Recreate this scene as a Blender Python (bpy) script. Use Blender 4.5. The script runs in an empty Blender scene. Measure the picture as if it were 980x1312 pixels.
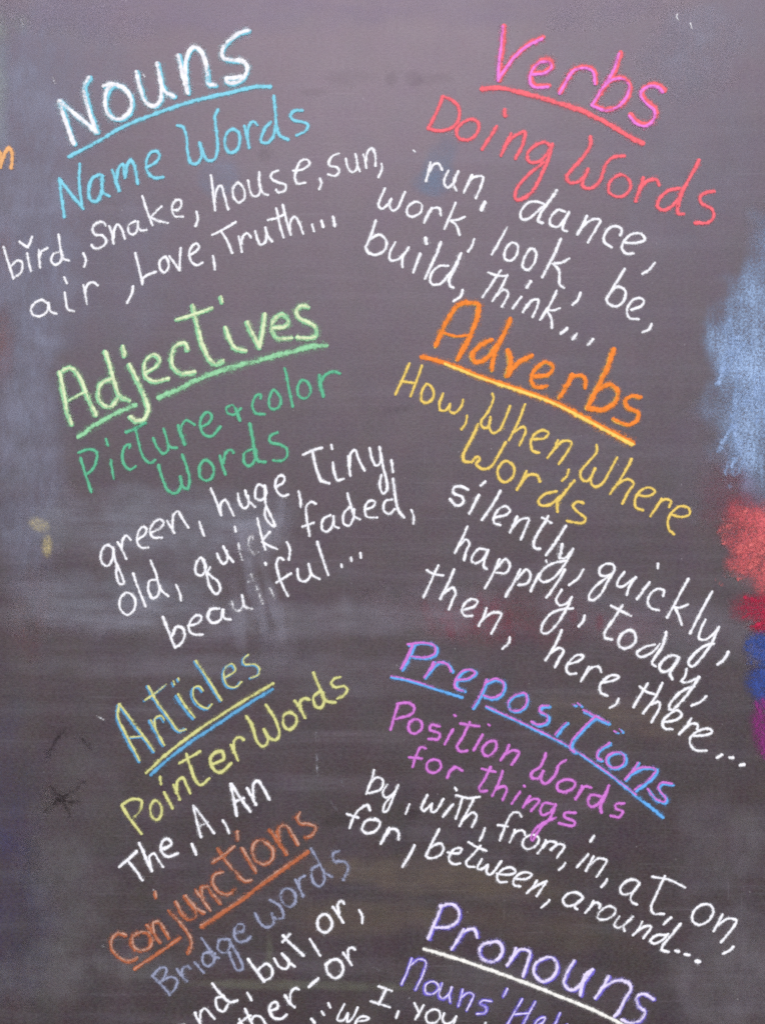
import bpy, bmesh, math, random
from mathutils import Vector, noise as mnoise

R = math.radians
sc = bpy.context.scene
C = sc.collection

# ------------------------------------------------------------------ camera, sky, sun, exposure
# one millimetre of board per pixel of the photograph; the board is the plane y = 0 and faces -Y
PX = 0.001
CENTRE_Z = 1.42                      # height of the middle of the view above the pavement
CAM_D = 1.26

cd = bpy.data.cameras.new('camera')
cam = bpy.data.objects.new('camera', cd)
C.objects.link(cam)
cam.location = (0, -CAM_D, CENTRE_Z)
cam.rotation_euler = (R(90), 0, 0)
cd.sensor_fit = 'VERTICAL'
cd.sensor_height = 24
cd.lens = 24 * CAM_D / 1.312
cd.clip_start = 0.01
cd.clip_end = 500
sc.camera = cam

SUN_EL = 46
w = bpy.data.worlds.new('World')
sc.world = w
w.use_nodes = True
nt = w.node_tree
sky = nt.nodes.new('ShaderNodeTexSky')
sky.sky_type = 'NISHITA'
sky.sun_disc = False
sky.sun_elevation = R(SUN_EL)
sky.sun_rotation = R(180)
sky.air_density = 1.0
sky.dust_density = 1.6
sky.ozone_density = 1.5
bg = nt.nodes['Background']
bg.inputs['Strength'].default_value = 0.11
nt.links.new(sky.outputs[0], bg.inputs['Color'])

sd = bpy.data.lights.new('sun', 'SUN')
sd.energy = 1.5
sd.angle = R(55)
sd.color = (1.0, 0.965, 0.92)
sun = bpy.data.objects.new('sun', sd)
C.objects.link(sun)
sun.rotation_euler = (R(90 - SUN_EL), 0, 0)

sc.view_settings.view_transform = 'Standard'
sc.view_settings.look = 'None'
sc.view_settings.exposure = 0.76
sc.view_settings.gamma = 1.0
sc.view_settings.use_curve_mapping = False
sc.cycles.use_denoising = False
sc.cycles.transparent_max_bounces = 20
sc.cycles.filter_width = 1.9

# ------------------------------------------------------------------ node helpers
def new_mat(name):
    m = bpy.data.materials.new(name)
    m.use_nodes = True
    return m, m.node_tree, m.node_tree.nodes['Principled BSDF']

class NT:
    """tiny helper to write node maths in one line each"""
    def __init__(s, t): s.t = t
    def node(s, typ, **kw):
        n = s.t.nodes.new(typ)
        for k, v in kw.items(): setattr(n, k, v)
        return n
    def put(s, sock, v):
        if hasattr(v, 'is_output'): s.t.links.new(v, sock)
        else: sock.default_value = v
    def math(s, op, a, b=0.0, c=None, clamp=False):
        n = s.node('ShaderNodeMath', operation=op, use_clamp=clamp)
        s.put(n.inputs[0], a); s.put(n.inputs[1], b)
        if c is not None: s.put(n.inputs[2], c)
        return n.outputs[0]
    def noise(s, vec, scale, detail=2.0, rough=0.5, stretch=None, off=(0, 0, 0)):
        mp = s.node('ShaderNodeMapping')
        mp.inputs['Location'].default_value = off
        if stretch: mp.inputs['Scale'].default_value = stretch
        s.put(mp.inputs['Vector'], vec)
        n = s.node('ShaderNodeTexNoise')
        n.inputs['Scale'].default_value = scale
        n.inputs['Detail'].default_value = detail
        n.inputs['Roughness'].default_value = rough
        s.put(n.inputs['Vector'], mp.outputs[0])
        return n.outputs['Fac']
    def smooth(s, v, lo, hi, a=0.0, b=1.0):
        n = s.node('ShaderNodeMapRange', interpolation_type='SMOOTHSTEP')
        s.put(n.inputs['Value'], v)
        n.inputs['From Min'].default_value = lo; n.inputs['From Max'].default_value = hi
        n.inputs['To Min'].default_value = a; n.inputs['To Max'].default_value = b
        return n.outputs[0]
    def mix(s, fac, a, b):
        n = s.node('ShaderNodeMix', data_type='RGBA')
        s.put(n.inputs[0], fac)
        for sock, v in ((n.inputs[6], a), (n.inputs[7], b)):
            if isinstance(v, tuple): v = (*v[:3], 1.0)
            s.put(sock, v)
        return n.outputs[2]
    def coords(s):
        return s.node('ShaderNodeTexCoord').outputs['Object']

# ------------------------------------------------------------------ materials
def board_material():
    m, t, p = new_mat('chalkboard_paint')
    n = NT(t); co = n.coords()
    cloud = n.noise(co, 3.0, 5, 0.6)
    blot = n.noise(co, 9.0, 4, 0.6, off=(3, 1, 7))
    wipe = n.noise(co, 10.0, 6, 0.65, stretch=(0.25, 1, 3.0), off=(5, 0, 2))       # long strokes of the eraser
    streak = n.noise(co, 60.0, 3, 0.6, stretch=(0.10, 1, 2.2))                      # fine erased lines
    arc = n.noise(co, 26.0, 4, 0.6, stretch=(1.0, 1, 0.5), off=(9, 0, 4))
    weave = n.noise(co, 420.0, 2, 0.6, stretch=(0.45, 1, 1.2))
    speck = n.noise(co, 650.0, 1, 0.5)
    dust = n.math('MULTIPLY', n.smooth(wipe, 0.46, 0.72), 0.75)
    dust = n.math('ADD', dust, n.math('MULTIPLY', n.smooth(streak, 0.52, 0.72), 0.40))
    dust = n.math('ADD', dust, n.math('MULTIPLY', n.smooth(blot, 0.45, 0.75), 0.35))
    dust = n.math('MULTIPLY', dust, n.smooth(cloud, 0.30, 0.70, 0.35, 1.0))
    dust = n.math('MULTIPLY', dust, n.smooth(speck, 0.25, 0.75, 0.55, 1.45))
    hue = n.smooth(n.noise(co, 4.5, 3, 0.6, off=(11, 2, 5)), 0.36, 0.64)
    dustcol = n.mix(hue, (0.30, 0.255, 0.30), (0.27, 0.28, 0.36))
    base = n.mix(n.smooth(arc, 0.35, 0.70), (0.0185, 0.0100, 0.0092), (0.0285, 0.0175, 0.0162))
    col = n.mix(n.math('MULTIPLY', dust, 0.15, clamp=True), base, dustcol)
    # the woven tooth of the board and single pale specks of dust
    col = n.mix(n.smooth(weave, 0.34, 0.66, 0.0, 0.05), col, (0.5, 0.48, 0.50))
    scr = n.noise(co, 120.0, 2, 0.5, stretch=(0.06, 1, 3.2), off=(3, 0, 8))
    scr2 = n.noise(co, 110.0, 2, 0.5, stretch=(2.6, 1, 0.10), off=(7, 0, 1))
    gate = n.smooth(n.noise(co, 5.0, 3, 0.6, off=(8, 8, 8)), 0.44, 0.64)
    col = n.mix(n.math('MULTIPLY', n.smooth(scr, 0.63, 0.72), n.math('MULTIPLY', gate, 0.10)), col, (0.42, 0.39, 0.42))
    col = n.mix(n.math('MULTIPLY', n.smooth(scr2, 0.67, 0.75), n.math('MULTIPLY', gate, 0.10)), col, (0.42, 0.40, 0.44))
    # colour left over from older drawings, in soft blotches
    tint = n.node('ShaderNodeTexNoise'); tint.inputs['Scale'].default_value = 26.0; tint.inputs['Detail'].default_value = 4.0
    n.put(tint.inputs['Vector'], co)
    fine = n.node('ShaderNodeTexNoise'); fine.inputs['Scale'].default_value = 240.0; fine.inputs['Detail'].default_value = 1.0
    n.put(fine.inputs['Vector'], co)
    hs = n.node('ShaderNodeHueSaturation'); hs.inputs['Saturation'].default_value = 1.6; hs.inputs['Value'].default_value = 0.24
    n.put(hs.inputs['Color'], n.mix(0.45, tint.outputs['Color'], fine.outputs['Color']))
    col = n.mix(0.085, col, hs.outputs[0])
    fleck = n.smooth(n.noise(co, 190.0, 1, 0.5, off=(2, 2, 2)), 0.775, 0.81)
    col = n.mix(n.math('MULTIPLY', fleck, 0.35), col, (0.6, 0.58, 0.58))
    n.put(p.inputs['Base Color'], col)
    rough = n.math('ADD', n.smooth(cloud, 0.3, 0.7, 0.39, 0.45), n.math('MULTIPLY', dust, 0.05))
    n.put(p.inputs['Roughness'], rough)
    p.inputs['Specular IOR Level'].default_value = 1.0
    p.inputs['Specular Tint'].default_value = (0.98, 0.80, 0.98, 1.0)
    b = n.node('ShaderNodeBump')
    b.inputs['Strength'].default_value = 0.13
    b.inputs['Distance'].default_value = 0.0006
    n.put(b.inputs['Height'], n.math('ADD', weave, n.math('MULTIPLY', speck, 0.6)))
    t.links.new(b.outputs[0], p.inputs['Normal'])
    return m

def chalk_material(name, rgb):
    """a line of chalk: powder caught on the tooth of the board, thinning to the sides of the line"""
    m, t, p = new_mat(name)
    n = NT(t); co = n.coords()
    across = n.node('ShaderNodeAttribute', attribute_name='across').outputs['Fac']
    press = n.node('ShaderNodeAttribute', attribute_name='press').outputs['Fac']
    along = n.node('ShaderNodeAttribute', attribute_name='along').outputs['Fac']
    aa = n.math('ABSOLUTE', across)
    body = n.smooth(aa, 0.08, 0.64, 1.0, 0.0)
    g1 = n.noise(co, 480.0, 2, 0.6)
    g2 = n.noise(co, 150.0, 3, 0.6, off=(4, 4, 4))
    cx = n.node('ShaderNodeCombineXYZ')
    n.put(cx.inputs[0], n.math('MULTIPLY', along, 0.06)); n.put(cx.inputs[1], n.math('MULTIPLY', across, 2.7))
    drag = n.noise(cx.outputs[0], 1.0, 3, 0.65)                      # lines the stick drags along the stroke
    v = n.math('MULTIPLY', n.math('MULTIPLY', body, 1.12), press)
    v = n.math('ADD', v, n.math('MULTIPLY', n.math('SUBTRACT', g1, 0.5), 1.25))
    v = n.math('ADD', v, n.math('MULTIPLY', n.math('SUBTRACT', g2, 0.5), 1.0))
    v = n.math('ADD', v, n.math('MULTIPLY', n.math('SUBTRACT', drag, 0.5), 1.15))
    v = n.math('MULTIPLY', n.smooth(v, 0.14, 0.92), n.smooth(press, 0.0, 0.45))
    # loose powder beside the line
    halo = n.math('MULTIPLY', n.smooth(aa, 0.30, 1.0, 0.20, 0.0), n.smooth(n.math('ADD', g1, n.math('MULTIPLY', g2, 0.8)), 0.80, 1.10, 0.15, 1.6))
    v = n.math('MAXIMUM', v, n.math('MULTIPLY', halo, n.smooth(press, 0.1, 0.8)))
    tone = n.smooth(g2, 0.35, 0.65)
    n.put(p.inputs['Base Color'], n.mix(tone, tuple(c * 0.86 for c in rgb), rgb))
    p.inputs['Roughness'].default_value = 0.95
    p.inputs['Specular IOR Level'].default_value = 0.1
    n.put(p.inputs['Alpha'], v)
    return m

def dust_material(name, rgb, direction, sheen=False, powder=False):
    """chalk rubbed over the board with the side of the stick or a hand"""
    m, t, p = new_mat(name)
    n = NT(t); co = n.coords()
    dens = n.node('ShaderNodeAttribute', attribute_name='dens').outputs['Fac']
    rub = n.noise(co, 45.0, 5, 0.65, stretch=direction)
    fine = n.noise(co, 520.0, 2, 0.6)
    cl = n.noise(co, 18.0, 3, 0.6, off=(1, 6, 3))
    g = n.math('ADD', n.math('MULTIPLY', rub, 0.9), n.math('ADD', n.math('MULTIPLY', fine, 0.55), n.math('MULTIPLY', cl, 0.6)))
    if powder:
        tooth = n.noise(co, 380.0, 2, 0.65, stretch=(0.8, 1, 1.0))
        g = n.math('ADD', n.math('MULTIPLY', tooth, 1.5), n.math('ADD', n.math('MULTIPLY', rub, 0.75), n.math('MULTIPLY', cl, 0.7)))
        g = n.smooth(g, 1.10, 1.90, 0.25, 1.6)
    else:
        g = n.smooth(g, 0.62, 1.40, 0.3, 1.5)
    n.put(p.inputs['Base Color'], n.mix(n.smooth(cl, 0.35, 0.65), tuple(c * 0.85 for c in rgb), rgb))
    p.inputs['Roughness'].default_value = 0.9
    p.inputs['Specular IOR Level'].default_value = 0.2
    if sheen:
        p.inputs['Roughness'].default_value = 0.5
        p.inputs['Specular IOR Level'].default_value = 0.7
        p.inputs['Specular Tint'].default_value = (0.98, 0.80, 0.98, 1.0)
    n.put(p.inputs['Alpha'], n.math('MULTIPLY', dens, g, clamp=True))
    return m

def pavement_material():
    m, t, p = new_mat('pavement_concrete')
    n = NT(t); co = n.coords()
    a = n.noise(co, 1.5, 6, 0.6); b = n.noise(co, 90.0, 3, 0.6)
    col = n.mix(n.smooth(a, 0.35, 0.65), (0.105, 0.078, 0.06), (0.15, 0.115, 0.09))
    col = n.mix(n.smooth(b, 0.4, 0.7, 0, 0.3), col, (0.07, 0.055, 0.045))
    n.put(p.inputs['Base Color'], col)
    p.inputs['Roughness'].default_value = 0.9
    return m

PAL = dict(
    white=(0.86, 0.85, 0.87), cream=(0.86, 0.84, 0.78),
    cyan=(0.23, 0.61, 0.74), red=(0.86, 0.155, 0.185), pink=(0.80, 0.22, 0.66),
    green=(0.125, 0.46, 0.27), lime=(0.30, 0.63, 0.35), pale_lime=(0.68, 0.78, 0.48),
    orange=(0.86, 0.24, 0.04), yellow=(0.80, 0.57, 0.14), gold=(0.88, 0.62, 0.14),
    lemon=(0.62, 0.61, 0.24), blue=(0.12, 0.36, 0.60), azure=(0.13, 0.40, 0.80),
    magenta=(0.60, 0.185, 0.60), violet=(0.18, 0.14, 0.60), lilac=(0.74, 0.66, 0.86),
    rust=(0.45, 0.135, 0.06), lavender=(0.30, 0.32, 0.44), tan=(0.54, 0.30, 0.22), peach=(0.80, 0.42, 0.18),
    grey=(0.50, 0.50, 0.56), bare=(0.040, 0.031, 0.033),
)
MATS = {}
def chalk(c):
    if c not in MATS: MATS[c] = chalk_material(c + '_chalk', PAL[c])
    return MATS[c]

# ------------------------------------------------------------------ mesh helpers
def bx(px, py, h=0.0):
    """pixel of the photograph -> point on the board, h metres proud of its face"""
    return Vector(((px - 490) * PX, -h, (656 - py) * PX))

def link(name, me, parent=None, label=None):
    o = bpy.data.objects.new(name, me)
    C.objects.link(o)
    if parent: o.parent = parent
    if label: o['label'] = label
    return o

def spline(pts, step=1.3):
    """centripetal Catmull-Rom through the traced points"""
    if len(pts) < 3:
        (x0, y0), (x1, y1) = pts[0], pts[-1]
        n = max(3, int(math.hypot(x1 - x0, y1 - y0) / step))
        return [(x0 + (x1 - x0) * i / n, y0 + (y1 - y0) * i / n) for i in range(n + 1)]
    P = [Vector(p) for p in pts]
    if (P[0] - P[-1]).length < 0.6 and len(P) > 4: ext = [P[-2]] + P + [P[1]]
    else: ext = [P[0] * 2 - P[1]] + P + [P[-1] * 2 - P[-2]]
    out = []
    for i in range(1, len(ext) - 2):
        p0, p1, p2, p3 = ext[i - 1:i + 3]
        t0 = 0.0
        t1 = t0 + max((p1 - p0).length, 1e-3) ** 0.5
        t2 = t1 + max((p2 - p1).length, 1e-3) ** 0.5
        t3 = t2 + max((p3 - p2).length, 1e-3) ** 0.5
        n = max(2, int((p2 - p1).length / step))
        for k in range(n):
            t = t1 + (t2 - t1) * k / n
            a1 = p0 * ((t1 - t) / (t1 - t0)) + p1 * ((t - t0) / (t1 - t0))
            a2 = p1 * ((t2 - t) / (t2 - t1)) + p2 * ((t - t1) / (t2 - t1))
            a3 = p2 * ((t3 - t) / (t3 - t2)) + p3 * ((t - t2) / (t3 - t2))
            b1 = a1 * ((t2 - t) / (t2 - t0)) + a2 * ((t - t0) / (t2 - t0))
            b2 = a2 * ((t3 - t) / (t3 - t1)) + a3 * ((t - t1) / (t3 - t1))
            c = b1 * ((t2 - t) / (t2 - t1)) + b2 * ((t - t1) / (t2 - t1))
            out.append((c.x, c.y))
    out.append((P[-1].x, P[-1].y))
    return out

class Chalk:
    """collects the strokes of one word into one mesh of low rounded ridges of chalk"""
    def __init__(s): s.v, s.f, s.ac, s.pr, s.al, s.mi, s.mats, s.k = [], [], [], [], [], [], [], 0
    def line(s, pts, width, col, press=1.0, taper=0.0, vary=0.17):
        """pts in photograph pixels"""
        if col not in s.mats: s.mats.append(col)
        mi = s.mats.index(col)
        P = spline(pts)
        rnd = random.Random(int(pts[0][0] * 91 + pts[0][1] * 37 + s.k))
        seed = rnd.random() * 90
        L = [0.0]
        for a, b in zip(P, P[1:]): L.append(L[-1] + math.hypot(b[0] - a[0], b[1] - a[1]))
        tot = max(L[-1], 0.01)
        lift = 0.00030 + 0.000012 * s.k
        s.k += 1
        hw0 = width * 0.5 * 1.95
        # soft rounded ends: run on by part of the half width
        d0 = Vector((P[0][0] - P[1][0], P[0][1] - P[1][1])); d1 = Vector((P[-1][0] - P[-2][0], P[-1][1] - P[-2][1]))
        d0 = d0.normalized() if d0.length > 0 else Vector((1, 0)); d1 = d1.normalized() if d1.length > 0 else Vector((1, 0))
        e = hw0 * 0.40
        pre = [(P[0][0] + d0.x * e * q, P[0][1] + d0.y * e * q, sw) for q, sw in ((1.0, 0.18), (0.8, 0.55), (0.45, 0.82))]
        post = [(P[-1][0] + d1.x * e * q, P[-1][1] + d1.y * e * q, sw) for q, sw in ((0.45, 0.82), (0.8, 0.55), (1.0, 0.18))]
        body = []
        for (x, y), l in zip(P, L):
            u = l / tot
            ww = 1.0 + 0.22 * mnoise.noise(Vector((l * 0.07, seed, 0))) + 0.14 * mnoise.noise(Vector((l * 0.4, seed, 5)))
            if taper: ww *= 1.0 - taper * u
            body.append((x, y, ww))
        Q = pre + body + post
        base = len(s.v)
        cross = (-1.0, -0.58, -0.20, 0.20, 0.58, 1.0)
        dome = (0.0, 0.25, 0.95, 0.95, 0.25, 0.0)
        n = len(Q)
        for i, (x, y, ww) in enumerate(Q):
            xa, ya = Q[max(i - 1, 0)][:2]; xb, yb = Q[min(i + 1, n - 1)][:2]
            tx, ty = xb - xa, yb - ya
            m = math.hypot(tx, ty) or 1.0
            nx, ny = -ty / m, tx / m
            hw = hw0 * ww
            wob = 0.35 * mnoise.noise(Vector((x * 0.05, y * 0.05, seed)))
            pr = press * (1.0 + 0.12 * mnoise.noise(Vector((i * 0.11, seed, 9)))) + vary * 1.6 * mnoise.noise(Vector((i * 0.055, seed, 3)))
            endfade = 0.55 if (i == 0 or i == n - 1) else 1.0
            for c, dm in zip(cross, dome):
                s.v.append(bx(x + nx * (hw * c + wob), y + ny * (hw * c + wob), lift + 0.00000025 * i + 0.00035 * dm))
                s.ac.append(c); s.pr.append(max(0.0, pr * endfade)); s.al.append(i * 1.3 + seed * 50)
        for i in range(n - 1):
            for j in range(5):
                a = base + i * 6 + j
                s.f.append((a, a + 1, a + 7, a + 6)); s.mi.append(mi)
    def build(s, name, parent, label=None):
        me = bpy.data.meshes.new(name)
        me.from_pydata(s.v, [], s.f)
        for c in s.mats: me.materials.append(chalk(c))
        me.polygons.foreach_set('material_index', s.mi)
        for nm, vals in (('across', s.ac), ('press', s.pr), ('along', s.al)):
            a = me.attributes.new(nm, 'FLOAT', 'POINT')
            a.data.foreach_set('value', vals)
        me.polygons.foreach_set('use_smooth', [True] * len(s.f))
        me.update()
        return link(name, me, parent, label)

# the close views the strokes were measured in: left, top, enlargement
Z = 980 / 260
TILE = dict(
    A=(0, 0, Z), B=(160, 0, Z), C=(0, 180, Z), D=(240, 140, Z), E=(600, 10, Z), F=(530, 100, Z), G=(700, 150, Z),
    H=(460, 190, Z), I=(600, 240, Z), J=(60, 370, Z), K=(200, 370, Z), L=(80, 470, Z), M=(260, 460, Z),
    N=(110, 610, Z), O=(300, 570, Z), P=(540, 370, 980 / 300), Q=(490, 450, Z), R=(660, 500, Z), S=(560, 560, Z),
    T=(520, 680, Z), U=(720, 680, Z), V=(720, 780, Z), W=(130, 810, Z), X=(240, 850, Z), Y=(130, 950, Z),
    a=(490, 810, Z), b=(640, 850, Z), c=(430, 960, Z), d=(640, 1030, Z), e=(720, 1060, Z), f=(130, 1030, 3.5),
    g=(230, 1130, Z), h=(380, 1130, Z), i=(530, 1130, 980 / 320), j=(180, 1070, 3.5),
)
def strokes(text):
    """'A: x,y x,y / x,y ; w6 x,y x,y'  ->  [(points, width or None, press or None)]
    'A:' chooses the close view, ';' lifts the chalk, '/' turns a sharp corner, w = line width, p = pressure"""
    out = []; tile = None
    for part in text.replace('\n', ' ').split(';'):
        cur, wd, pr = [], None, None
        for tok in part.split():
            if tok.endswith(':'): tile = TILE[tok[:-1]]
            elif tok[0] == 'w': wd = float(tok[1:])
            elif tok[0] == 'p': pr = float(tok[1:])
            elif tok == '/':
                out.append((cur, wd, pr)); cur = [cur[-1]]
            else:
                x, y = tok.split(',')
                cur.append((tile[0] + float(x) / tile[2], tile[1] + float(y) / tile[2]))
        if len(cur) == 1: cur = [cur[0], (cur[0][0] + 1.2, cur[0][1] + 1.5)]
        if cur: out.append((cur, wd, pr))
    return out

# ------------------------------------------------------------------ pavement and board
def box_mesh(name, x0, x1, y0, y1, z0, z1, bev=0.0):
    bm = bmesh.new()
    bmesh.ops.create_cube(bm, size=1)
    for v in bm.verts:
        v.co = Vector((x0 + (v.co.x + .5) * (x1 - x0), y0 + (v.co.y + .5) * (y1 - y0), z0 + (v.co.z + .5) * (z1 - z0)))
    if bev: bmesh.ops.bevel(bm, geom=bm.edges[:], offset=bev, segments=2, affect='EDGES')
    me = bpy.data.meshes.new(name)
    bm.to_mesh(me); bm.free()
    return me

gm = bpy.data.meshes.new('pavement')
gm.from_pydata([(-60, -60, 0), (60, -60, 0), (60, 60, 0), (-60, 60, 0)], [], [(0, 1, 2, 3)])
gm.materials.append(pavement_material())
ground = link('pavement', gm)
ground['kind'] = 'structure'

bmh = box_mesh('chalkboard', -1.25, 1.25, 0.0, 0.03, -CENTRE_Z, 1.0, 0.004)
bmh.materials.append(board_material())
board = link('chalkboard', bmh)
board.location = (0, 0, CENTRE_Z)
board['label'] = 'dark purplish brown chalkboard covered in slanting coloured grammar headings and white word lists'
board['category'] = 'chalkboard'

# ------------------------------------------------------------------ writing
def word(name, label, col, width, text, press=1.0, parent=None):
    ch = Chalk()
    for pts, wd, pr in strokes(text): ch.line(pts, wd or width, col, pr or press)
    return ch.build(name, parent or board, label)

def two_tone(name, label, under, over, width, text, off_u=(0, 0), off_o=(0, 0), ku=1.0, ko=0.7, pu=1.0, po=0.9, parent=None, vo=0.42):
    """letters gone over twice, in two colours that do not quite cover each other"""
    ch = Chalk()
    st = strokes(text)
    for pts, wd, pr in st:
        ch.line([(x + off_u[0], y + off_u[1]) for x, y in pts], (wd or width) * ku, under, (pr or 1) * pu)
    for i, (pts, wd, pr) in enumerate(st):
        r = random.Random(i * 7 + len(pts))
        dx, dy = off_o[0] + r.uniform(-.9, .9), off_o[1] + r.uniform(-.9, .9)
        ch.line([(x + dx, y + dy) for x, y in pts], (wd or width) * ko, over, (pr or 1) * po, vary=vo)
    return ch.build(name, parent or board, label)

def listed(wd, text, press=1.0, width=4.1, look='white'):
    press *= 0.92 + 0.16 * random.Random(wd).random()
    return word('listed_word', look + ' chalk word ' + wd, 'white' if look == 'white' else 'grey', width, text, press)

# ---- Nouns
hd = two_tone('heading', 'Nouns in white over light blue chalk', 'cyan', 'white', 8.4, '''
A: 290,490 322,585 362,695 ; 295,492 380,565 472,640 ; 436,376 412,420 428,510 470,635 ;
508,418 550,410 605,430 638,480 632,545 580,580 535,560 515,500 525,440 552,414 ;
B: 60,350 78,430 108,500 145,515 175,485 180,430 ; 162,310 175,380 195,440 240,468 ;
262,270 285,360 308,450 ; 306,440 295,330 310,260 335,232 365,245 390,300 400,360 407,410 440,414 ;
598,150 550,165 500,205 470,250 478,285 520,293 570,300 592,330 575,375 540,400 495,400 490,385 530,380 562,372''',
    off_u=(0.6, 0.5), off_o=(-0.6, -0.3), ku=1.05, ko=0.84)
word('underline', None, 'cyan', 6.2, 'B: -268,758 -130,685 0,610 150,550 330,490 500,450 640,420 705,420', parent=hd)
word('subheading', 'light blue chalk word Name', 'cyan', 5.4, '''
C: 290,185 300,270 312,370 ; 290,185 345,260 405,330 ; 388,115 385,200 400,325 ;
485,165 450,180 432,235 440,288 470,293 492,250 495,170 / 500,250 530,270 ;
545,145 560,190 578,245 ; 565,185 575,135 595,115 605,180 / 618,115 635,95 655,140 668,210 ;
715,130 752,108 772,80 760,55 730,60 708,110 715,155 745,180 790,178''')
word('subheading', 'light blue chalk word Words', 'cyan', 5.2, '''
B: 255,607 280,612 297,650 305,730 320,785 345,792 368,768 372,735 362,690 ; 362,690 385,752 402,775 430,772 448,720 442,620 435,560 452,530 ;
520,625 490,650 485,700 505,735 535,730 555,690 550,640 520,625 ; 578,610 590,660 600,715 ; 592,670 600,610 620,588 640,605 ;
705,590 672,630 660,685 690,690 715,665 730,610 ; 720,465 728,540 735,620 750,655 790,675 ;
858,535 820,535 800,555 815,580 860,590 885,605 870,635 830,655''')
listed('bird', '''C: 20,515 40,580 68,668 ; 58,605 88,580 110,590 108,630 85,655 65,662 ; 133,546 141,585 152,632 ; 97,490 137,518 / 158,466 ;
190,530 192,570 197,615 ; 192,565 205,535 232,520 ; 285,540 262,548 250,580 268,600 292,590 305,555 ; 285,455 295,520 308,570 335,582 ; 405,545 418,580 408,610''')
listed('snake', '''C: 512,412 500,395 470,400 450,425 460,455 500,462 515,490 495,515 455,520 445,505 ; 530,415 545,460 552,500 ; 550,475 555,430 570,405 590,430 605,475 ;
655,390 625,410 625,445 645,455 665,435 668,392 / 678,432 710,433 ; 690,270 712,340 738,410 ; 782,320 755,345 728,372 / 770,390 812,400 ;
835,338 862,335 878,310 870,288 845,295 833,330 845,365 885,370 ; 950,345 957,380 945,415''')
listed('house', '''D: 115,320 125,400 135,490 ; 132,450 145,385 163,370 182,425 198,485 ; 245,355 222,385 225,425 250,450 275,435 275,390 245,355 ;
295,345 302,385 320,420 345,415 355,370 ; 348,305 350,360 365,405 390,415 ; 440,298 410,310 408,335 440,355 475,365 475,390 440,402 430,390 ;
512,297 535,297 565,288 590,265 580,245 550,250 530,285 520,330 530,358 570,357 ; 640,335 648,360 637,388''')
listed('sun', '''D: 733,215 705,225 685,250 690,275 720,280 735,300 715,322 680,315 ; 765,240 775,280 795,305 815,295 822,260 ; 812,218 820,260 832,300 ;
850,220 860,255 865,285 ; 862,255 870,210 890,190 905,215 910,275 ; 938,265 940,290 922,330''')
listed('air', '''C: 237,790 205,770 170,785 152,815 165,845 200,848 230,825 238,785 / 245,825 275,838 ; 315,735 320,775 330,815 360,825 ; 312,662 325,690 ;
405,700 415,745 422,790 ; 412,735 425,697 450,685 475,700 ; 645,705 640,735 615,785''')
listed('Love', '''C: 655,545 672,610 690,695 / 692,668 715,650 755,635 ; 800,562 775,580 775,620 795,638 815,615 812,575 800,562 ; 820,560 845,595 868,628 / 870,580 875,520 ;
D: 8,708 40,690 58,665 45,650 22,665 10,700 20,735 45,755 75,742 ; 125,710 130,735 135,775''')
listed('Truth', '''D: 122,608 180,578 235,545 ; 165,590 190,630 218,695 ; 250,615 258,650 265,690 ; 260,655 270,615 290,600 308,620 ;
330,590 340,630 355,655 378,640 385,600 ; 378,572 388,610 410,640 ; 430,480 445,550 465,620 ; 390,537 430,527 470,510 ; 462,462 478,530 500,608 ; 497,590 500,540 520,520 540,550 560,602 ;
603,558 612,590 ; 650,538 658,570 ; w4.8 705,520 712,565''')

# ---- Verbs
hd = two_tone('heading', 'Verbs in pink over red chalk', 'red', 'pink', 8.4, '''
E: 170,92 165,170 152,270 146,352 ; 146,345 175,300 230,230 290,180 358,146 ;
312,318 365,312 400,285 392,258 350,258 318,285 300,322 302,362 328,380 385,378 ; 500,308 470,355 440,410 ; 478,340 515,298 578,290 605,310 612,365 ;
732,220 705,300 650,390 600,470 ; 650,385 690,350 742,342 775,370 768,425 720,480 660,493 605,475 ;
942,402 920,378 870,375 835,410 860,455 900,490 900,530 860,565 815,555 780,518''', off_u=(0.5, -0.5), off_o=(-0.9, 0.8), ku=1.05, ko=0.62, po=0.92)
word('underline', None, 'red', 8.4, 'E: 65,393 150,388 250,410 400,450 550,500 680,565 780,625 840,655', parent=hd)
word('subheading', 'coral red chalk word Doing', 'red', 5.6, '''
F: 140,90 110,165 70,245 ; 140,90 190,110 218,150 215,205 175,245 110,255 70,242 ; 275,200 225,225 205,265 225,295 275,295 310,255 310,215 275,200 ;
400,235 365,290 330,345 ; w7 438,155 440,185 ; 470,270 445,320 420,375 ; 435,335 480,285 535,260 530,310 490,390 ;
665,332 630,310 580,330 547,370 557,405 600,405 640,370 668,320 ; 668,320 650,385 610,480 560,560 500,590 488,580 500,530 550,470 625,410''')
word('subheading', 'coral red chalk word Words', 'red', 5.6, '''
G: 210,95 212,130 180,190 130,245 95,290 110,315 150,315 180,290 200,252 / 175,310 172,330 190,345 225,340 260,300 285,230 320,195 375,188 ;
350,280 305,315 300,360 335,385 380,375 405,335 385,290 350,280 ; w6.5 465,295 450,350 428,405 ; 448,345 490,307 530,303 541,330 ;
640,345 590,355 545,395 535,435 565,450 605,430 640,385 650,350 ; w6.4 735,210 695,285 650,370 632,430 ; 632,430 635,465 660,468 ;
808,360 770,365 740,385 745,415 795,445 805,480 780,510 715,510''')
listed('run', '''H: 345,70 335,115 322,160 ; 338,115 358,82 382,75 400,105 ; 430,110 410,160 425,190 450,175 478,112 ; 478,112 455,170 470,205 ; 545,130 525,170 505,215 ; 518,185 555,140 595,140 590,180 562,242 ; w6.5 606,262 590,298''')
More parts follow.
